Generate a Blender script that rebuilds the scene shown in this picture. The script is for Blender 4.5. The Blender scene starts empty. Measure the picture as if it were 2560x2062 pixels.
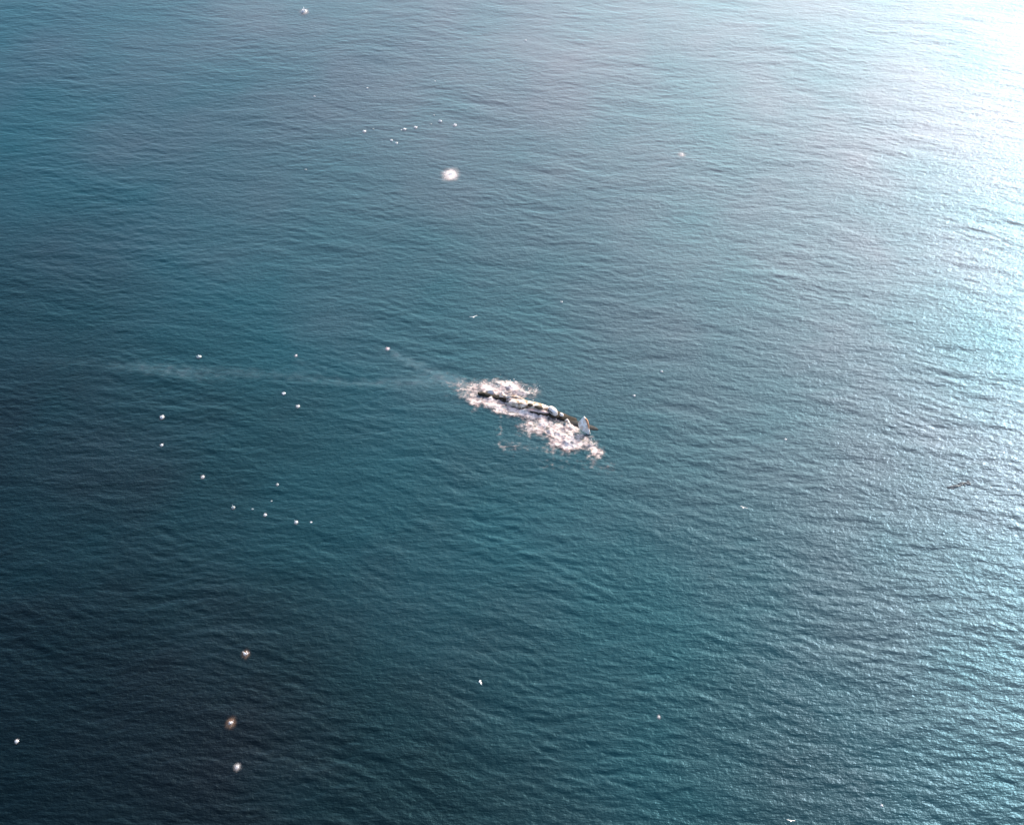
import bpy, bmesh, math, random
import numpy as np
from mathutils import Vector, Matrix, noise
R = math.radians
random.seed(7); RNG = np.random.default_rng(11)
sc = bpy.context.scene

# ---------------------------------------------------------------- camera
W, H = 2560.0, 2062.0
CAM_H = 165.0; PITCH = R(36.0); HFOV = R(36.0)
cd = bpy.data.cameras.new('camera'); cam = bpy.data.objects.new('camera', cd)
sc.collection.objects.link(cam); sc.camera = cam
cam.location = (0, 0, CAM_H); cam.rotation_euler = (math.pi/2 - PITCH, 0, 0)
cd.sensor_fit = 'HORIZONTAL'; cd.angle = HFOV; cd.clip_start = 1; cd.clip_end = 60000
FPX = (W/2)/math.tan(HFOV/2)
ROT = cam.rotation_euler.to_matrix()
def ray(px, py):
    return ROT @ Vector(((px-W/2)/FPX, (H/2-py)/FPX, -1.0))
def at(px, py, z=0.0):
    d = ray(px, py); t = (z-CAM_H)/d.z
    return Vector((d.x*t, d.y*t, z))

# ---------------------------------------------------------------- sky and sun
SUN_EL = R(28.4); SUN_AZ = R(29.8)        # azimuth clockwise from +Y (to the right of the view)
w = bpy.data.worlds.new('World'); sc.world = w; w.use_nodes = True
nt = w.node_tree; nt.nodes.clear()
out = nt.nodes.new('ShaderNodeOutputWorld'); bg = nt.nodes.new('ShaderNodeBackground')
sky = nt.nodes.new('ShaderNodeTexSky'); sky.sky_type = 'NISHITA'; sky.sun_disc = False
sky.sun_elevation = SUN_EL; sky.sun_rotation = SUN_AZ
sky.altitude = 0; sky.air_density = 1.0; sky.dust_density = 6.0; sky.ozone_density = 1.8
bg.inputs['Strength'].default_value = 0.14
nt.links.new(sky.outputs[0], bg.inputs[0]); nt.links.new(bg.outputs[0], out.inputs[0])
sd = bpy.data.lights.new('sun', 'SUN'); sun = bpy.data.objects.new('sun', sd); sc.collection.objects.link(sun)
sd.energy = 2.03; sd.angle = R(0.53); sd.color = (1.0, 0.89, 0.80)
to_sun = Vector((math.sin(SUN_AZ)*math.cos(SUN_EL), math.cos(SUN_AZ)*math.cos(SUN_EL), math.sin(SUN_EL)))
sun.rotation_euler = to_sun.to_track_quat('Z', 'Y').to_euler(); sun.location = (100, 200, 300)
vs = sc.view_settings; vs.view_transform = 'Standard'; vs.look = 'None'; vs.exposure = 1.36; vs.gamma = 1.0
vs.use_curve_mapping = False

# ---------------------------------------------------------------- helpers
C = sc.collection
def mat(name, col, rough=0.6, spec=0.5):
    m = bpy.data.materials.new(name); m.use_nodes = True
    b = m.node_tree.nodes['Principled BSDF']
    b.inputs['Base Color'].default_value = (*col, 1); b.inputs['Roughness'].default_value = rough
    b.inputs['Specular IOR Level'].default_value = spec
    return m
def noisy(name, c1, c2, scale, rough=0.6, bump=0.0, bscale=None, c3=None):
    m = mat(name, c1, rough, .2); t = m.node_tree; b = t.nodes['Principled BSDF']
    tc = t.nodes.new('ShaderNodeTexCoord'); n = t.nodes.new('ShaderNodeTexNoise')
    n.inputs['Scale'].default_value = scale; n.inputs['Detail'].default_value = 5
    t.links.new(tc.outputs['Object'], n.inputs['Vector'])
    r = t.nodes.new('ShaderNodeValToRGB'); r.color_ramp.elements[0].position = .38; r.color_ramp.elements[1].position = .62
    r.color_ramp.elements[0].color = (*c1, 1); r.color_ramp.elements[1].color = (*c2, 1)
    if c3:
        e = r.color_ramp.elements.new(.5); e.color = (*c3, 1)
    t.links.new(n.outputs['Fac'], r.inputs[0]); t.links.new(r.outputs[0], b.inputs['Base Color'])
    if bump:
        n2 = t.nodes.new('ShaderNodeTexNoise'); n2.inputs['Scale'].default_value = bscale or scale*3
        t.links.new(tc.outputs['Object'], n2.inputs['Vector'])
        bp = t.nodes.new('ShaderNodeBump'); bp.inputs['Distance'].default_value = bump
        t.links.new(n2.outputs['Fac'], bp.inputs['Height']); t.links.new(bp.outputs[0], b.inputs['Normal'])
    return m
def obj(name, bm, m, parent=None, smooth=True):
    me = bpy.data.meshes.new(name); bm.normal_update(); bm.to_mesh(me); bm.free()
    if smooth: me.polygons.foreach_set('use_smooth', [True]*len(me.polygons))
    me.materials.append(m)
    o = bpy.data.objects.new(name, me); C.objects.link(o)
    if parent: o.parent = parent
    return o
def tag(o, label=None, cat=None, group=None, kind=None):
    if label: o['label'] = label
    if cat: o['category'] = cat
    if group: o['group'] = group
    if kind: o['kind'] = kind
    return o

# ---------------------------------------------------------------- waves (world heights, metres)
WAVES = []
def add_waves(n, lmin, lmax, steep, spread, head):
    for i in range(n):
        L = lmin*(lmax/lmin)**RNG.random()
        a = R(head) + RNG.normal(0, R(spread))
        k = 2*math.pi/L
        WAVES.append((k*math.sin(a), k*math.cos(a), steep/k/math.sqrt(n), RNG.random()*6.283))
HEAD = 9.0                              # crests run left-right, slightly down to the right
add_waves(26, 1.1, 2.4, 0.060, 24, HEAD)
add_waves(22, 2.4, 5.5, 0.044, 17, HEAD)
add_waves(10, 6, 16, 0.020, 14, HEAD+3)
ARM = [at(*p) for p in ((1270,1362),(1400,1425),(1560,1500),(1720,1560),(1880,1640))]
def height(x, y):
    x = np.asarray(x, float); y = np.asarray(y, float)
    # warp so that the wave trains do not look like a regular grating
    xw = x + 1.6*np.sin(y*.071+1.3) + 1.1*np.sin(x*.113+y*.05)
    yw = y + 1.3*np.sin(x*.061+.4) + 0.7*np.sin(x*.173-y*.09+2)
    h = np.zeros_like(x)
    for kx, ky, A, p in WAVES:
        s = np.sin(kx*xw + ky*yw + p)
        h += A*s
    # patches of stronger and weaker chop
    m = 1 + .35*np.sin(x*.045+y*.083+1)*np.sin(x*.09-y*.037) + .2*np.sin(x*.21+y*.17)
    # the bow wave arm spreading from the wreck
    for a, b in zip(ARM[:-1], ARM[1:]):
        dx, dy = b.x-a.x, b.y-a.y; L = math.hypot(dx, dy)
        u = ((x-a.x)*dx+(y-a.y)*dy)/L; v = (-(x-a.x)*dy+(y-a.y)*dx)/L
        g = np.exp(-((u-L/2)/(L*.45))**2)*np.exp(-(v/1.5)**2)
        h += .035*g*np.cos(v*2.2)
    return h*m
def hz(x, y): return float(height(np.array([x]), np.array([y]))[0])

def stretch(a, b, step, far, grow):
    core = list(np.arange(a, b+step*.5, step)); s = step; hi = core[-1]; lo = core[0]
    his, los = [], []
    while hi < far: s *= grow; hi += s; his.append(hi)
    s = step
    while lo > -far: s *= grow; lo -= s; los.append(lo)
    return np.array(los[::-1]+core+his)
xs = stretch(-150, 150, .30, 24000, 1.22); _y = [122.0]
while _y[-1] < 440: _y.append(_y[-1] + .24*(_y[-1]/200)**1.1)
_n = stretch(0, 0, .3, 24000, 1.22); ys = np.array([122+v for v in _n if v < 0] + _y + [_y[-1]+v for v in _n if v > 0])
X, Y = np.meshgrid(xs, ys); nx, ny = len(xs), len(ys)
Z = height(X, Y)
cx = np.clip((170-np.abs(X))/20, 0, 1)*np.clip((Y-112)/10, 0, 1)*np.clip((455-Y)/20, 0, 1)
Z = Z*cx
co = np.stack([X, Y, Z], -1).reshape(-1, 3).astype(np.float32)
idx = np.arange(nx*ny).reshape(ny, nx)
q = np.stack([idx[:-1, :-1], idx[:-1, 1:], idx[1:, 1:], idx[1:, :-1]], -1).reshape(-1, 4)
def grid_mesh(name, co, q):
    me = bpy.data.meshes.new(name)
    me.vertices.add(len(co)); me.vertices.foreach_set('co', np.asarray(co, np.float32).ravel())
    me.loops.add(q.size); me.loops.foreach_set('vertex_index', q.ravel().astype(np.int32))
    me.polygons.add(len(q)); me.polygons.foreach_set('loop_start', np.arange(0, q.size, 4, dtype=np.int32))
    me.polygons.foreach_set('use_smooth', np.ones(len(q), bool))
    me.update(calc_edges=True); return me
wm = grid_mesh('sea', co, q)
sea = bpy.data.objects.new('sea', wm); C.objects.link(sea); tag(sea, kind='structure')

m = bpy.data.materials.new('sea_water'); m.use_nodes = True; t = m.node_tree
t.nodes.remove(t.nodes['Principled BSDF'])
b = t.nodes.new('ShaderNodeBsdfGlossy'); b.inputs['Roughness'].default_value = 0.29          # the surface
bd = t.nodes.new('ShaderNodeBsdfDiffuse'); bd.inputs['Color'].default_value = (0.0003, 0.0022, 0.003, 1)   # light coming back out of the deep water
fr = t.nodes.new('ShaderNodeFresnel'); fr.inputs['IOR'].default_value = 1.31
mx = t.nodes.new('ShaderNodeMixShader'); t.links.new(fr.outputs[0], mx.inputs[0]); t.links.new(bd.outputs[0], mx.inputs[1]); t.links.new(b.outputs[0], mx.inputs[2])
t.links.new(mx.outputs[0], t.nodes['Material Output'].inputs['Surface'])
tc = t.nodes.new('ShaderNodeTexCoord')
def layer(scale, stretch_y, dist, prev, rot=HEAD, detail=3, strength=1.0):
    mp = t.nodes.new('ShaderNodeMapping'); mp.inputs['Scale'].default_value = (scale, scale*stretch_y, scale)
    mp.inputs['Rotation'].default_value = (0, 0, R(rot))
    n = t.nodes.new('ShaderNodeTexNoise'); n.inputs['Scale'].default_value = 1; n.inputs['Detail'].default_value = detail
    n.inputs['Roughness'].default_value = .6
    t.links.new(tc.outputs['Object'], mp.inputs[0]); t.links.new(mp.outputs[0], n.inputs['Vector'])
    bp = t.nodes.new('ShaderNodeBump'); bp.inputs['Distance'].default_value = dist; bp.inputs['Strength'].default_value = strength
    t.links.new(n.outputs['Fac'], bp.inputs['Height'])
    if prev: t.links.new(prev.outputs[0], bp.inputs['Normal'])
    return bp
# broad gloss tints: teal, greyer water drifts, and greyer glint painted in at right
DRIFT_GLINT_TINTS = [(560, 330, 62), (1180, 150, 55), (2250, 450, 120), (2450, 80, 90), (230, 620, 30), (250, 1150, 20), (600, 1880, 18), (2250, 1150, 75), (2450, 1750, 55)]
acc = None
for px_, py_, rad_ in DRIFT_GLINT_TINTS:
    vd = t.nodes.new('ShaderNodeVectorMath'); vd.operation = 'DISTANCE'; t.links.new(tc.outputs['Object'], vd.inputs[0]); vd.inputs[1].default_value = at(px_, py_)
    mr = t.nodes.new('ShaderNodeMapRange'); mr.interpolation_type = 'SMOOTHSTEP'; mr.inputs['From Min'].default_value = 0; mr.inputs['From Max'].default_value = rad_
    mr.inputs['To Min'].default_value = .24; mr.inputs['To Max'].default_value = 0; t.links.new(vd.outputs['Value'], mr.inputs['Value'])
    if acc is None: acc = mr.outputs[0]
    else:
        ad_ = t.nodes.new('ShaderNodeMath'); ad_.operation = 'ADD'; t.links.new(acc, ad_.inputs[0]); t.links.new(mr.outputs[0], ad_.inputs[1]); acc = ad_.outputs[0]
pm = t.nodes.new('ShaderNodeMapping'); pm.inputs['Scale'].default_value = (.035, .022, 1)
pn = t.nodes.new('ShaderNodeTexNoise'); pn.inputs['Scale'].default_value = 1; pn.inputs['Detail'].default_value = 4
ad_ = t.nodes.new('ShaderNodeMath'); ad_.operation = 'ADD'; t.links.new(acc, ad_.inputs[0]); t.links.new(pn.outputs['Fac'], ad_.inputs[1])
pr = t.nodes.new('ShaderNodeValToRGB'); pr.color_ramp.elements[0].position = .42; pr.color_ramp.elements[1].position = .92
pr.color_ramp.elements[0].color = (0.25, 0.58, 0.76, 1); pr.color_ramp.elements[1].color = (0.41, 0.57, 0.76, 1)
t.links.new(tc.outputs['Object'], pm.inputs[0]); t.links.new(pm.outputs[0], pn.inputs['Vector']); t.links.new(ad_.outputs[0], pr.inputs[0]); t.links.new(pr.outputs[0], b.inputs['Color'])
# light gradient painted into the diffuse: dark near left, teal midway, pale far right
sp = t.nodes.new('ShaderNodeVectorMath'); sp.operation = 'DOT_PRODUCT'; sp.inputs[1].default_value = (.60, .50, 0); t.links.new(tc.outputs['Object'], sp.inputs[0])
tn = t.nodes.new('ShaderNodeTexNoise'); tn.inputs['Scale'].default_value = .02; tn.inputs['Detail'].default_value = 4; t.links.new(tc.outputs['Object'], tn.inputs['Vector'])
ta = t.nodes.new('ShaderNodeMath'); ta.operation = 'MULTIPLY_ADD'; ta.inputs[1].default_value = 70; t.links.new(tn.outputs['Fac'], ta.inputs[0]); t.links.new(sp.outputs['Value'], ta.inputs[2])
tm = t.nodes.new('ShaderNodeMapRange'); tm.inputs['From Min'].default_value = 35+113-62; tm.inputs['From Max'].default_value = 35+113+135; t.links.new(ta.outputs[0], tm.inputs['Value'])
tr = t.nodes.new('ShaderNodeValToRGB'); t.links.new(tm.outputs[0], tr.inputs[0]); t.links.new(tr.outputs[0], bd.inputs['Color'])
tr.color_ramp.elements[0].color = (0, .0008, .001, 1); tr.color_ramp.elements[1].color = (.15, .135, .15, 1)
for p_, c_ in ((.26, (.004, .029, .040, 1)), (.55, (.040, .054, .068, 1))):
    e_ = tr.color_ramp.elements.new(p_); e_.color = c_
l1 = layer(.35, 2.4, .15, None)
l2 = layer(1.1, 1.3, .085, l1, rot=HEAD-14)
l2b = layer(2.2, .45, .027, l2, rot=HEAD+28, detail=3)
l3 = layer(5.0, .8, .020, l2b, rot=HEAD+12, detail=4)
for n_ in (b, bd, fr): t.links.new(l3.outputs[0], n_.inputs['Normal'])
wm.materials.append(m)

# ================================================================ helpers that map picture outlines to the water
def poly_at(pts, z): return [at(px, py, z) for px, py in pts]
def tube(bm, a, b, r, n=8):
    a = Vector(a); b = Vector(b); d = (b-a)
    mt = Matrix.Translation((a+b)/2) @ d.to_track_quat('Z', 'Y').to_matrix().to_4x4()
    bmesh.ops.create_cone(bm, cap_ends=True, segments=n, radius1=r, radius2=r, depth=d.length, matrix=mt)
def box(bm, c, s, M=Matrix.Identity(4), bevel=.03):
    r = bmesh.ops.create_cube(bm, size=1, matrix=M @ Matrix.Translation(c) @ Matrix.Diagonal((*s, 1)))
    if bevel: bmesh.ops.bevel(bm, geom=list({e for v in r['verts'] for e in v.link_edges}), offset=bevel, segments=2, affect='EDGES', profile=.6)
def blob(bm, c, s, sub=3, rough=.15, freq=1.5, M=Matrix.Identity(4)):
    r = bmesh.ops.create_icosphere(bm, subdivisions=sub, radius=1)
    for v in r['verts']:
        n = v.co.normalized(); f = 1 + rough*noise.noise(n*freq + Vector(c))
        v.co = M @ Vector((c[0]+n.x*s[0]*f, c[1]+n.y*s[1]*f, c[2]+n.z*s[2]*f))

# ================================================================ the swamped vessel
P0 = at(1196, 984); P1 = at(1500, 1068)
AX = (P1-P0).normalized(); LEN = (P1-P0).length; SIDE = Vector((-AX.y, AX.x, 0))   # SIDE points away from the camera
VM = Matrix(((AX.x, SIDE.x, 0), (AX.y, SIDE.y, 0), (0, 0, 1))).to_4x4()
vessel = bpy.data.objects.new('wrecked_vessel', None); C.objects.link(vessel)
vessel.location = P0; vessel.rotation_euler = (0, 0, math.atan2(AX.y, AX.x))
tag(vessel, 'long low wrecked vessel, dark hull and tan-white upper works, awash in white foam', 'boat')
VI = (Matrix.Translation(P0) @ VM).inverted()
def loc(px, py, z): return VI @ at(px, py, z)          # picture point at height z, in the vessel's own frame
print('vessel length', LEN)
M_hull = noisy('weathered_hull', (.010, .009, .007), (.042, .030, .019), 1.1, .85, .05, 4, (.022, .019, .015))
M_deck = noisy('tan_paint', (.22, .14, .09), (.80, .68, .60), 1.4, .6, .03, 3, (.58, .46, .36))
M_white = noisy('white_paint', (.62, .54, .49), (.90, .87, .85), 2.2, .5, .02, 6)
M_pink = noisy('faded_pink_paint', (.52, .32, .27), (.78, .60, .55), 1.0, .6)
M_dark = noisy('dark_opening', (.012, .010, .007), (.04, .034, .024), 2, .8)
M_orange = noisy('orange_paint', (.42, .20, .10), (.58, .32, .20), 2, .6)
def loft(secs, caps=True):
    """secs: rings of equal length"""
    bm = bmesh.new(); rings = [[bm.verts.new(p) for p in s] for s in secs]; n = len(secs[0])
    for a, b in zip(rings[:-1], rings[1:]):
        for i in range(n): bm.faces.new((a[i], a[(i+1) % n], b[(i+1) % n], b[i]))
    if caps: bm.faces.new(rings[0][::-1]); bm.faces.new(rings[-1])
    bmesh.ops.recalc_face_normals(bm, faces=bm.faces); return bm
def hull_section(s, yc, hw, top, bot=-.9):
    return [(s, yc-hw, top), (s, yc-hw*.98, top-.25), (s, yc-hw*.75, bot*.6), (s, yc, bot), (s, yc+hw*.75, bot*.6),
            (s, yc+hw*.98, top-.25), (s, yc+hw, top), (s, yc+hw*.8, top+.05), (s, yc, top+.10), (s, yc-hw*.8, top+.05)]
# centre line runs straight, the deck sinks below the water at both ends and where the sea washes over it
def interp(tab, s):
    for (a, *va), (b, *vb) in zip(tab[:-1], tab[1:]):
        if a <= s <= b:
            f = (s-a)/(b-a); f = f*f*(3-2*f); return [x+(y-x)*f for x, y in zip(va, vb)]
    return tab[-1][1:]
HT = [(0, 0, .10, .05), (.05, .1, .4, .30), (.16, .1, .6, .42), (.30, -.1, .9, .58), (.48, -.35, 1.35, .66),
      (.60, -.4, 1.25, .55), (.68, -.15, .9, .32), (.78, .0, .75, .0), (.90, .0, .6, -.35), (1.0, 0, .10, -.45)]
secs = []
for i in range(61):
    f = i/60; yc, hw, top = interp(HT, f)
    top += .05*noise.noise(Vector((f*14, 0, 3)))
    secs.append(hull_section(f*LEN, yc, hw*(1+.06*noise.noise(Vector((f*20, 5, 0)))), top))
hull = obj('hull', loft(secs), M_hull, vessel)
# upper works: long rounded deckhouse that follows the far side of the hull
def house(s0, s1, yc0, yc1, hw, z0, h, m, name, parent, n=22, pw=.5):
    secs = []
    for i in range(n+1):
        f = i/n; e = max(.02, (1-abs(2*f-1)**3.0))**pw; s = s0+(s1-s0)*f; yc = yc0+(yc1-yc0)*f
        w_ = hw*e; t_ = z0+h*e*(1+.10*noise.noise(Vector((s*.9, 1, 2))))
        secs.append([(s, yc-w_, z0-.15), (s, yc-w_*.97, z0+(t_-z0)*.6), (s, yc-w_*.75, t_-.06), (s, yc-w_*.3, t_+.02),
                     (s, yc+w_*.3, t_+.02), (s, yc+w_*.75, t_-.06), (s, yc+w_*.97, z0+(t_-z0)*.6), (s, yc+w_, z0-.15)])
    return obj(name, loft(secs), m, parent)
def sx(px, py, z): return loc(px, py, z)
a = sx(1268, 1000, 1.0); b_ = sx(1378, 1022, 1.0)
cabin = house(a.x, b_.x, a.y+.1, b_.y+.1, .95, .50, .75, M_deck, 'deckhouse', vessel)
pink = house(sx(1316, 1015, .8).x, sx(1374, 1030, .8).x, sx(1316, 1022, .8).y, sx(1374, 1030, .8).y, .40, .5, .38, M_pink, 'side_deck', vessel)
def opening(px, py, z, rx, ry, parent, rot=0):
    c = loc(px, py, z); bm = bmesh.new()
    blob(bm, (0, 0, 0), (rx, ry, .22), 2, .12, 1.2)
    o = obj('opening', bm, M_dark, parent); o.location = c; o.rotation_euler = (R(-12), 0, rot); return o
opening(1326, 1012, 1.22, .55, .50, cabin)
opening(1347, 1018, 1.22, .85, .55, cabin)
# open dark cockpit left of the deckhouse, with a coaming round it
c = loc(1291, 1006, .8); bm = bmesh.new(); blob(bm, (0, 0, 0), (1.75, .62, .25), 3, .3, 1.6)
o = obj('cockpit', bm, M_dark, vessel); o.location = (c.x, c.y-.1, .66)
c = loc(1214, 985, .6); bm = bmesh.new(); blob(bm, (0, 0, 0), (1.5, .5, .35), 3, .35, 1.8)
o = obj('hatch', bm, M_dark, vessel); o.location = (c.x, c.y, .42)
# light gunwale strips along the far side
bm = bmesh.new(); pts = [loc(x, y, .95) for x, y in ((1252, 989), (1268, 992), (1290, 992), (1306, 999), (1316, 1006))]
for p, q_ in zip(pts[:-1], pts[1:]): tube(bm, p, q_, .26, 10); blob(bm, q_, (.26, .26, .26), 2, 0)
obj('gunwale', bm, M_deck, vessel)
# bright domed wheelhouse
c = loc(1382, 1025, 1.0)
bm = bmesh.new(); Mw = Matrix.Rotation(R(-30), 4, 'Z')
secs = []
for z_, k in ((-.9, .95), (-.4, 1.0), (.0, .97), (.25, .85), (.4, .64), (.46, .35), (.48, .08)):
    secs.append([tuple(Mw @ Vector((1.15*k*math.copysign(abs(math.cos(t_))**.8, math.cos(t_)), (.58)*k*math.copysign(abs(math.sin(t_))**.8, math.sin(t_)), z_))) for t_ in [i*math.tau/20 for i in range(20)]])
wh = obj('wheelhouse', loft(secs), M_white, vessel); wh.location = c
for i in range(3):
    bm = bmesh.new(); box(bm, (-.45+.45*i, -.58, -.05), (.28, .06, .26), Mw, .02)
    obj('window', bm, M_dark, wh)
# small white locker on the foredeck
c = loc(1404, 1037, .7); bm = bmesh.new(); box(bm, (0, 0, 0), (.8, .42, .45), Matrix.Rotation(R(-18), 4, 'Z'), .16); box(bm, (0, 0, .25), (.6, .3, .1), Matrix.Rotation(R(-18), 4, 'Z'), .04)
o = obj('locker', bm, M_white, vessel); o.location = c
# curved white rail bent over the foredeck
bm = bmesh.new(); pts = [loc(*p) for p in ((1413, 1052, .35), (1418, 1049, .9), (1421, 1053, .95), (1424, 1060, .8), (1427, 1071, .35))]
for p, q_ in zip(pts[:-1], pts[1:]): tube(bm, p, q_, .15, 10); blob(bm, q_, (.15, .15, .15), 1, 0)
obj('bent_rail', bm, M_white, vessel)
# low grey-brown foredeck between the rail and the fin
bm = bmesh.new()
secs = []
for i in range(15):
    f = i/14; p = loc(1408+f*88, 1046+f*26, .2); e = max(.03, 1-abs(2*f-1)**3)**.5
    secs.append([(p.x, p.y-1.0*e-.3*f, -.3), (p.x, p.y-.9*e, .02+.06*noise.noise(Vector((f*9, 0, 0)))), (p.x, p.y-.1, .14+.1*noise.noise(Vector((f*6, 4, 0)))), (p.x, p.y+.7*e, .02), (p.x, p.y+.8*e, -.3)])
obj('foredeck', loft(secs), noisy('wet_deck', (.008, .010, .012), (.022, .024, .026), 1.4, .85, .05, 4), vessel)
# upright kite-shaped fin near the right-hand end
FO = [(1460, 1041), (1463.5, 1046), (1467, 1053), (1470, 1061), (1472, 1070), (1475.5, 1085), (1472, 1086.5), (1467, 1084), (1459, 1078), (1452, 1072.5), (1447, 1066), (1445, 1059), (1449, 1052), (1455, 1046)]
base = at(1462, 1084, .05); NV = Vector((-.35, -1, .25)).normalized()
def on_fin(px, py):
    d = ray(px, py); o_ = Vector((0, 0, CAM_H)); t_ = (base-o_).dot(NV)/d.dot(NV); return o_+d*t_
def panel(pts, th, m, name, parent, off=0.0, dome=0.0):
    bm = bmesh.new(); P = [on_fin(*p) for p in pts]; cen = sum(P, Vector())/len(P)
    nrm = NV
    f1 = [bm.verts.new(VI @ (p+nrm*(off))) for p in P]; f2 = [bm.verts.new(VI @ (p-nrm*th)) for p in P]
    cf = bm.verts.new(VI @ (cen+nrm*(off+dome))); cb = bm.verts.new(VI @ (cen-nrm*(th+dome)))
    n = len(P)
    for i in range(n):
        j = (i+1) % n
        bm.faces.new((f1[i], f1[j], cf)); bm.faces.new((f2[j], f2[i], cb)); bm.faces.new((f1[j], f1[i], f2[i], f2[j]))
    bmesh.ops.recalc_face_normals(bm, faces=bm.faces)
    return obj(name, bm, m, parent, smooth=False)
fin = panel(FO, .16, M_white, 'fin', vessel, 0, .12)
panel([(1462.5, 1046), (1466, 1046), (1470, 1052), (1472, 1060), (1472.5, 1072), (1470, 1064), (1466, 1053)], .10, M_orange, 'fin_edge', fin, .14)

# ================================================================ foam, wake and spray
def P2(px, py): p = at(px, py); return p.x, p.y
# (px, py, rx, ry, tilt degrees, density, lift) in picture pixels
FOAM = [(1228, 990, 10, 7, 10, 1.2, 1.3), (1256, 998, 11, 6, 10, 1.2, 1.3), (1280, 1012, 12, 5, 10, 1.1, 1.1), (1306, 1026, 12, 4, 12, 1.1, 1.0), (1352, 1038, 20, 5, 8, 1.0, .9), (1325, 1026, 10, 5, 12, .7, .9), (1395, 1048, 9, 5, 10, .7, .6), (1438, 1070, 12, 7, 5, .5, .3), (1434, 1078, 10, 8, 5, .7, .3), (1448, 1092, 14, 8, 10, .6, .3), (1262, 968, 34, 16, 10, 1.25, .55), (1288, 974, 22, 11, 15, 1.0, .4), (1300, 984, 20, 8, 15, .8, .25), (1206, 966, 32, 10, 12, .75, .2), (1178, 985, 32, 20, 5, .60, .12),
        (1230, 978, 26, 8, 8, .7, .15), (1200, 1002, 28, 10, 8, .6, .1), (1240, 1018, 34, 10, 10, .9, .2), (1282, 1029, 36, 9, 12, 1.25, .35), (1330, 1041, 40, 7, 8, .9, .2), (1232, 1004, 26, 9, 9, .8, .15),
        (1336, 978, 16, 15, 5, .65, .35), (1262, 1005, 16, 7, 10, .9, .15), (1150, 968, 34, 14, 8, .34, .05), (1112, 948, 30, 10, 8, .26, .04), (1190, 1020, 12, 14, 0, .35, .05),
        (1345, 1068, 38, 11, 5, .95, .3), (1320, 1058, 14, 12, 0, .8, .25), (1358, 1058, 8, 14, 0, .6, .25), (1372, 1062, 9, 16, 0, .6, .25), (1388, 1080, 20, 18, 40, 1.0, .4), (1412, 1070, 18, 9, 0, 1.0, .35), (1404, 1100, 18, 14, 35, 1.3, .45), (1424, 1092, 8, 20, 0, .6, .3),
        (1384, 1108, 14, 16, 0, .6, .15), (1426, 1112, 20, 12, 25, 1.35, .45), (1450, 1113, 32, 11, 10, .7, .2), (1484, 1124, 13, 19, -10, .85, .35), (1498, 1132, 16, 12, 0, .45, .1), (1466, 1098, 26, 10, 5, .4, .08), (1334, 1084, 34, 8, 5, .45, .08),
        (1252, 1072, 5, 22, 0, .40, .1), (1258, 1118, 16, 12, 10, .50, .12), (1286, 1122, 5, 14, 0, .55, .15), (1305, 1115, 40, 9, 4, .32, .05), (1390, 1130, 40, 12, 5, .30, .05), (1500, 1165, 44, 14, 8, .33, .04), (1390, 1165, 40, 12, 5, .30, .04), (1452, 1088, 10, 10, 0, .35, .1)]
WAKE = [(1120, 948, 50, 10, 18, .5), (1060, 925, 60, 8, 20, .45), (1010, 900, 50, 7, 22, .45), (975, 878, 20, 5, 20, .4), (120, 915, 130, 12, -2, .12), (1080, 952, 70, 15, 6, .50), (1010, 960, 90, 12, -2, .40), (900, 958, 110, 9, 2, .34), (760, 946, 120, 9, 3, .28), (600, 930, 120, 12, 3, .42), (450, 933, 90, 15, 6, .48), (350, 920, 70, 12, 3, .30), (1060, 915, 60, 9, 20, .32), (990, 885, 40, 7, 22, .28),
        (745, 905, 40, 10, 3, .30), (1150, 965, 45, 20, 10, .5), (230, 910, 90, 10, 3, .2)]
_ns = {}
def vnoise(x, y, f, seed=0):
    """value noise, numpy"""
    if seed not in _ns: _ns[seed] = np.random.default_rng(seed+50).random((256, 256))
    g = _ns[seed]; x = x*f+37.7; y = y*f+11.3; xi = np.floor(x).astype(int); yi = np.floor(y).astype(int); u = x-xi; v = y-yi
    u = u*u*(3-2*u); v = v*v*(3-2*v)
    G = lambda a, b: g[a % 256, b % 256]
    return (G(xi, yi)*(1-u)+G(xi+1, yi)*u)*(1-v)+(G(xi, yi+1)*(1-u)+G(xi+1, yi+1)*u)*v
def fbm(x, y, f, seed=0, n=4): return sum(vnoise(x, y, f*2**i, seed+i)*.5**i for i in range(n))/sum(.5**i for i in range(n))
def density(x, y, spots):
    """picture ellipses turned into real ground ellipses, broken up by noise"""
    D = np.zeros_like(x); Lf = np.zeros_like(x)
    for sp in spots:
        px, py, rx, ry, tl, dn = sp[:6]; lf = sp[6] if len(sp) > 6 else 0
        c = at(px, py); ct, st = math.cos(R(tl)), math.sin(R(tl))
        e1 = at(px+rx*ct, py+rx*st)-c; e2 = at(px-ry*st, py+ry*ct)-c
        det = e1.x*e2.y-e1.y*e2.x; dx = x-c.x; dy = y-c.y
        u = (dx*e2.y-dy*e2.x)/det; v = (-dx*e1.y+dy*e1.x)/det
        g = np.exp(-(u*u+v*v)*.75); D += dn*g; Lf += lf*g
    return D, Lf
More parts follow.
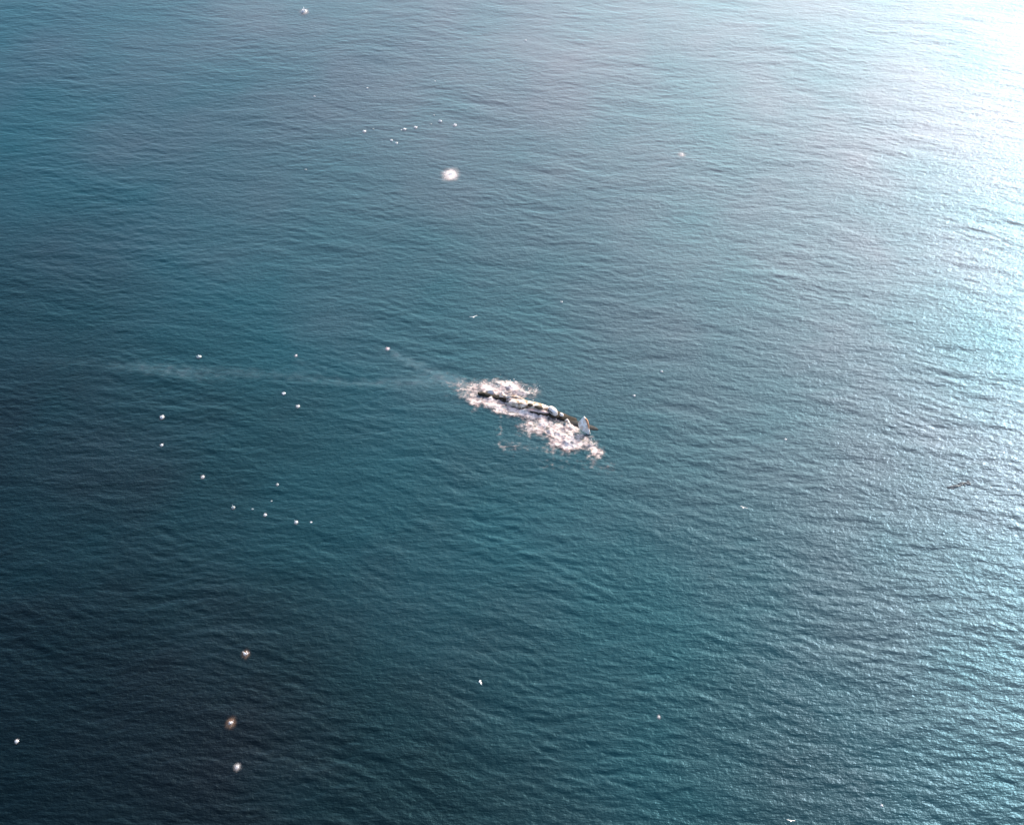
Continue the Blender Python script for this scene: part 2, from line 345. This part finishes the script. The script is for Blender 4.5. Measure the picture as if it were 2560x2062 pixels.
def foam_mesh(name, spots, x0, x1, y0, y1, step, thr, m, zoff, lump):
    gx = np.arange(x0, x1, step); gy = np.arange(y0, y1, step*1.25); GX, GY = np.meshgrid(gx, gy)
    wx = (fbm(GX, GY, .9, 20)-.5)*1.6; wy = (fbm(GX, GY, .9, 30)-.5)*2.2
    D, Lf = density(GX+wx, GY+wy, spots); nz = fbm(GX, GY*.7, 1.1, 3, 5)
    V = D*(.35+1.3*nz)
    Zs = height(GX, GY)+zoff+Lf*np.clip(fbm(GX, GY, 1.0, 9)*2-.45, 0, 2)*lump+.10*lump*fbm(GX, GY, 3.2, 14)*np.clip(D, 0, 1)
    keep = V > thr
    id_ = np.arange(GX.size).reshape(GX.shape)
    k = keep[:-1, :-1] | keep[:-1, 1:] | keep[1:, 1:] | keep[1:, :-1]
    qq = np.stack([id_[:-1, :-1], id_[:-1, 1:], id_[1:, 1:], id_[1:, :-1]], -1)[k]
    used, inv = np.unique(qq, return_inverse=True); qq = inv.reshape(-1, 4)
    me = grid_mesh(name, np.stack([GX, GY, Zs], -1).reshape(-1, 3)[used], qq)
    at_ = me.attributes.new('foam', 'FLOAT', 'POINT'); at_.data.foreach_set('value', V.reshape(-1)[used].astype(np.float32))
    me.materials.append(m); o = bpy.data.objects.new(name, me); C.objects.link(o); print(name, len(qq)); return o
def foam_mat(name, cols, lo, hi, amax, fine, amp=.7):
    m = bpy.data.materials.new(name); m.use_nodes = True; t = m.node_tree; b = t.nodes['Principled BSDF']
    b.inputs['Roughness'].default_value = .8; b.inputs['Specular IOR Level'].default_value = .2
    tc = t.nodes.new('ShaderNodeTexCoord'); n = t.nodes.new('ShaderNodeTexNoise'); n.inputs['Scale'].default_value = .62; n.inputs['Detail'].default_value = 3
    t.links.new(tc.outputs['Object'], n.inputs['Vector'])
    r = t.nodes.new('ShaderNodeValToRGB'); r.color_ramp.elements[0].position = .3; r.color_ramp.elements[1].position = .7
    r.color_ramp.elements[0].color = (*cols[0], 1); r.color_ramp.elements[1].color = (*cols[-1], 1)
    for i, c in enumerate(cols[1:-1]):
        e = r.color_ramp.elements.new(.3+.4*(i+1)/(len(cols)-1)); e.color = (*c, 1)
    t.links.new(n.outputs['Fac'], r.inputs[0]); t.links.new(r.outputs[0], b.inputs['Base Color'])
    a = t.nodes.new('ShaderNodeAttribute'); a.attribute_name = 'foam'
    n2 = t.nodes.new('ShaderNodeTexNoise'); n2.inputs['Scale'].default_value = fine; n2.inputs['Detail'].default_value = 4; n2.inputs['Roughness'].default_value = .65
    t.links.new(tc.outputs['Object'], n2.inputs['Vector'])
    ad = t.nodes.new('ShaderNodeMath'); ad.operation = 'MULTIPLY_ADD'; ad.inputs[1].default_value = 1.0
    s_ = t.nodes.new('ShaderNodeMath'); s_.operation = 'MULTIPLY_ADD'; s_.inputs[1].default_value = amp; s_.inputs[2].default_value = -.53*amp
    t.links.new(n2.outputs['Fac'], s_.inputs[0]); t.links.new(a.outputs['Fac'], ad.inputs[0]); t.links.new(s_.outputs[0], ad.inputs[2])
    mr = t.nodes.new('ShaderNodeMapRange'); mr.inputs['From Min'].default_value = lo; mr.inputs['From Max'].default_value = hi
    mr.inputs['To Max'].default_value = amax; mr.interpolation_type = 'SMOOTHSTEP'
    t.links.new(ad.outputs[0], mr.inputs['Value']); t.links.new(mr.outputs[0], b.inputs['Alpha'])
    return m
M_foam = foam_mat('sea_foam', [(.24, .27, .29), (.42, .33, .32), (.76, .67, .65), (.36, .31, .26)], .12, 1.6, 1.0, 1.2, 1.8)
M_wake = foam_mat('wake_foam', [(.06, .17, .23), (.09, .20, .25), (.10, .17, .22)], .0, 1.15, .40, .35, .5)
fx0, _ = P2(1040, 1000); fx1, _ = P2(1580, 1000); _, fy0 = P2(1300, 1200); _, fy1 = P2(1300, 915)
foam = foam_mesh('foam', FOAM, fx0, fx1, fy0, fy1, .11, .07, M_foam, .05, .7); tag(foam, kind='stuff')
wx0, _ = P2(-60, 960); wx1, _ = P2(1210, 960); _, wy0 = P2(1000, 1000); _, wy1 = P2(1000, 850)
wake = foam_mesh('wake', WAKE, wx0, wx1, wy0, wy1, .22, .06, M_wake, .03, 0.3); tag(wake, kind='stuff')

# flying drops over the breaking water
def drops(spots, n, m, name):
    bm = bmesh.new(); v, f = [], []
    for sp in spots:
        for i in range(int(n*sp[5]*sp[2]*sp[3]/500)):
            a_ = random.random()*6.283; r_ = math.sqrt(random.random())*1.05
            p = at(sp[0]+sp[2]*r_*math.cos(a_), sp[1]+sp[3]*r_*math.sin(a_))
            z_ = hz(p.x, p.y)+.1+random.random()**2.2*(sp[6]*2.6+.2); s_ = random.uniform(.03, .10)
            bmesh.ops.create_icosphere(bm, subdivisions=1, radius=s_, matrix=Matrix.Translation((p.x, p.y, z_)))
    return obj(name, bm, m)
M_drop = mat('spray_drops', (.80, .78, .78), .7, .2)
spray = drops([s_ for s_ in FOAM if s_[6] >= .2], 38, M_drop, 'spray'); tag(spray, kind='stuff')

# ================================================================ splashes, birds and drift
def scale_at(px, py): return (at(px, py)-Vector((0, 0, CAM_H))).length/FPX      # metres per picture pixel
M_splash = [noisy('splash_water', (.74, .76, .78), (.9, .9, .9), 2.5, .6), noisy('grey_splash', (.42, .48, .50), (.55, .60, .60), 2.5, .7), noisy('pinkish_splash', (.70, .48, .52), (.85, .70, .72), 2.5, .6)]
M_ring = {'w': foam_mat('ring_foam', [(.40, .40, .42), (.52, .50, .52)], .0, 1.6, .65, 2.0), 'o': foam_mat('ring_foam_brown', [(.16, .09, .06), (.24, .17, .13)], .0, 1.6, .6, 2.0),
          'b': foam_mat('ring_foam_pale', [(.62, .56, .54), (.70, .66, .70)], .0, 1.5, .9, 2.0)}
def splash(px, py, r, label, kind=0, ring=None, rr=0):
    """r, rr: radii in picture pixels of the white burst and of the foam round it"""
    u = scale_at(px, py); c = at(px, py); c.z = hz(c.x, c.y); R_ = r*u
    root = bpy.data.objects.new('splash', None); C.objects.link(root); root.location = c
    tag(root, label, 'splash', 'white splashes scattered over the sea')
    bm = bmesh.new(); rg = random.Random(int(px*7+py))
    blob(bm, (0, 0, R_*.2), (R_*.85, R_*.85, R_*.45), 3, 1.0, 2.2)
    for i in range(int(10+r)):
        a_ = rg.random()*6.283; d_ = R_*rg.uniform(.35, 1.05); z_ = R_*rg.uniform(0, 1.6)*(1.15-d_/R_); q_ = R_*rg.uniform(.12, .34)
        bmesh.ops.create_icosphere(bm, subdivisions=1, radius=q_, matrix=Matrix.Translation((d_*math.cos(a_), d_*math.sin(a_), z_)))
    for i in range(7):
        a_ = i*.9+rg.random(); l_ = R_*rg.uniform(.9, 1.9); up = rg.uniform(.2, 1.1)
        bmesh.ops.create_cone(bm, segments=6, radius1=R_*.22, radius2=R_*.03, depth=l_, cap_ends=True,
            matrix=Matrix.Translation((l_*.5*math.cos(a_), l_*.5*math.sin(a_), R_*.2+l_*.4*up)) @ Vector((math.cos(a_), math.sin(a_), up)).to_track_quat('Z', 'Y').to_matrix().to_4x4())
    obj('water_burst', bm, M_splash[kind], root)
    if ring:
        n = 26; L = rr*u*1.5; g_ = np.linspace(-L, L, n); GX, GY = np.meshgrid(g_, g_*1.6); rad = np.hypot(GX, GY/1.6)/(rr*u)
        rad = rad*(.8+.5*fbm(GX+c.x, GY+c.y, 1.2, 40)); V = 1.5*np.exp(-rad**2*2.0)-.12
        Zs = height(GX+c.x, GY+c.y)-c.z+.06+R_*.5*np.exp(-rad**2*5)
        id_ = np.arange(n*n).reshape(n, n); K = V > 0; k = K[:-1, :-1] | K[1:, 1:] | K[:-1, 1:] | K[1:, :-1]
        qq = np.stack([id_[:-1, :-1], id_[:-1, 1:], id_[1:, 1:], id_[1:, :-1]], -1)[k]; used, inv = np.unique(qq, return_inverse=True)
        me = grid_mesh('foam_ring', np.stack([GX, GY, Zs], -1).reshape(-1, 3)[used], inv.reshape(-1, 4))
        me.attributes.new('foam', 'FLOAT', 'POINT').data.foreach_set('value', V.reshape(-1)[used].astype(np.float32))
        me.materials.append(M_ring[ring]); o = bpy.data.objects.new('foam_ring', me); C.objects.link(o); o.parent = root
    return root
S = splash
S(1126.5, 438, 4.5, 'largest white splash with a wide pale foam halo, below the upper row of specks', 0, 'b', 30)
S(911, 330, 3.6, 'leftmost bright white splash of the row across the upper middle', 0, 'w', 7)
S(933, 324, 2.2, 'faint splash just right of the leftmost one of the upper row', 1)
S(1003.5, 325.5, 1.6, 'tiny splash touching the left side of a brighter one in the upper row')
S(1011.5, 325, 3.4, 'bright white splash of the upper row with a tiny one at its left', 0, 'w', 6)
S(1039, 320, 3.4, 'bright white splash in the middle of the upper row', 0, 'w', 7)
S(1077, 311, 2.0, 'dim splash between two bright ones in the right half of the upper row', 1)
S(1084, 289, 2.0, 'dim splash highest above the right half of the upper row', 1)
S(1100.6, 305, 3.6, 'bright splash second from the right end of the upper row', 0, 'w', 6)
S(1137, 314, 3.8, 'bright splash at the right end of the upper row', 0, 'w', 7)
S(978.6, 352, 3.0, 'left one of the close pair of splashes under the upper row')
S(991.4, 359, 3.0, 'right one of the close pair of splashes under the upper row')
S(786, 242, 2.2, 'small white splash alone up and left of the upper row')
S(918, 221, 2.0, 'small white splash above the left part of the upper row')
S(1087, 204, 2.0, 'small white splash far above the right part of the upper row')
S(764, 425, 2.2, 'greyish splash alone left of and below the upper row', 1)
S(1314, 102, 1.9, 'tiny splash near the top edge right of the middle')
S(497.5, 892.7, 5, 'dull grey splash above the pale wake, left of the others', 1, 'w', 7)
S(740, 889.7, 2.4, 'small splash above the wake halfway from the grey one to the wreck', 0, 'w', 6)
S(969, 873, 3.8, 'pinkish splash at the tip of the upper wake arm, left of the wreck', 2, 'b', 7)
S(709.4, 985, 4.0, 'bright splash just below the wake, left one of a slanting pair', 0, 'w', 6)
S(744.7, 1016.7, 3.6, 'right and lower one of the slanting pair below the wake', 0, 'w', 7)
S(405, 1045, 4.4, 'bright splash on dark water at the left, upper one of two in a column', 0, 'w', 8)
S(404.3, 1113.6, 3.2, 'lower one of the two splashes in a column at the left', 0, 'w', 6)
S(506.8, 1192.6, 3.4, 'splash alone below and right of the left column pair', 0, 'w', 7)
S(693.5, 1212.3, 3.0, 'weak grey splash above the lower cluster left of centre', 1, 'w', 5)
S(582.9, 1269.5, 4.2, 'dull grey splash at the left end of the lower cluster', 1, 'w', 6)
S(631.5, 1273.5, 2.4, 'faint splash between the dull grey one and a bright one in the lower cluster', 1)
S(678.6, 1252, 2.0, 'very faint splash above the bright ones of the lower cluster', 1)
S(663, 1288, 3.4, 'bright splash in the middle of the lower cluster', 0, 'w', 6)
S(740.6, 1307, 3.8, 'brightest splash of the lower cluster, near its right end', 0, 'w', 7)
S(778, 1305.8, 2.4, 'small splash at the right end of the lower cluster')
S(614.7, 1635.7, 5.2, 'large splash with brownish halo on dark water, upper one of three', 0, 'o', 15)
S(577, 1807.8, 5.2, 'large splash with orange brown halo, middle one of three', 0, 'o', 18)
S(593, 1917.6, 3.6, 'small bluish splash below the two with brown halos', 0, 'w', 12)
S(41.8, 1853, 4.0, 'splash near the left edge in the darkest water', 0, 'w', 7)
S(1585.4, 989.7, 2.6, 'small splash right of the wreck, lower one of two')
S(1653.8, 929.7, 2.4, 'small splash right of the wreck, upper one of two')
S(1404, 755.6, 2.4, 'small splash alone above the right end of the wreck')
S(1704, 388, 2.5, 'faint pale splash on bright water in the upper right', 0, 'w', 14)
S(1964, 1099, 2.6, 'small splash alone at the right, above the dark drift', 0)
S(2204, 2013, 2.8, 'small splash near the bottom right edge', 0)
S(1647, 1792, 2.4, 'small pale fleck of a splash in the lower right water', 0, 'w', 7)

M_bird = mat('white_feathers', (.88, .88, .87), .6, .3)
def bird(px, py, z, span, yaw, tilt, fold, label):
    """gull on the wing; span in picture pixels"""
    u = scale_at(px, py)*.95; s_ = span*u/2; root = bpy.data.objects.new('seabird', None); C.objects.link(root)
    root.location = at(px, py, z); root.rotation_euler = (R(tilt), 0, R(yaw)); tag(root, label, 'seabird', 'white gulls flying over the sea')
    prof = [(-.62, .02), (-.5, .06), (-.25, .12), (0, .17), (.22, .16), (.38, .10), (.46, .11), (.56, .08), (.64, .03), (.72, .01)]
    body = obj('body', loft([[(s_*.55*math.cos(a_)*r_, s_*.8*y_, s_*.5*math.sin(a_)*r_*1.2) for a_ in [i*math.tau/10 for i in range(10)]] for y_, r_ in [(y, r*1.6) for y, r in prof]]), M_bird, root)
    for sd_ in (-1, 1):
        secs = []
        for f, y0, ch, zz in ((0, .0, .44, 0), (.3, .12, .42, .14), (.55, .14, .34, .20), (.8, -.02, .22, .16), (1.0, -.24, .05, .08)):
            x = sd_*s_*(.06+f*.94*fold[0 if sd_ < 0 else 1]); secs.append([(x, s_*(y0+ch/2), s_*zz), (x, s_*y0, s_*(zz+.045*(1-f)+.01)), (x, s_*(y0-ch/2), s_*zz), (x, s_*y0, s_*(zz-.015))])
        obj('wing', loft(secs), M_bird, root)
bird(1183, 793, 5, 26, 200, 25, (1.0, .75), 'white gull flying above the wreck')
bird(1859, 1269, 6, 24, 150, 30, (.9, .9), 'white gull over the grey-blue water right of and below the wreck')
bird(1201, 1705, 5, 22, 100, 35, (.9, .7), 'white gull over the lower middle of the sea')
bird(1977, 2051, 5, 22, 170, 30, (1, 1), 'white gull at the bottom edge right of the middle')
S(760.5, 31, 6.0, 'bright white splash near the top edge left of the middle', 0, 'w', 16)

# dark ragged drift on the bright water at the right
root = bpy.data.objects.new('drifting_weed', None); C.objects.link(root); c0 = at(2394, 1212); root.location = c0
tag(root, 'grey ragged strip of drift floating on the bright water at the right', 'drift')
bm = bmesh.new(); rg = random.Random(4)
for i in range(46):
    f = rg.random(); px = 2372+f*52; py = 1219-f*13+rg.gauss(0, 3.0)*(1-abs(2*f-1)*.6); p = at(px, py)-c0
    zz = hz(p.x+c0.x, p.y+c0.y)
    blob(bm, (p.x, p.y, zz+.02), (rg.uniform(.15, .5), rg.uniform(.08, .28), .06), 1, .4, 2)
obj('weed_mat', bm, noisy('wet_weed', (.06, .075, .09), (.13, .155, .175), 2.0, .8), root)
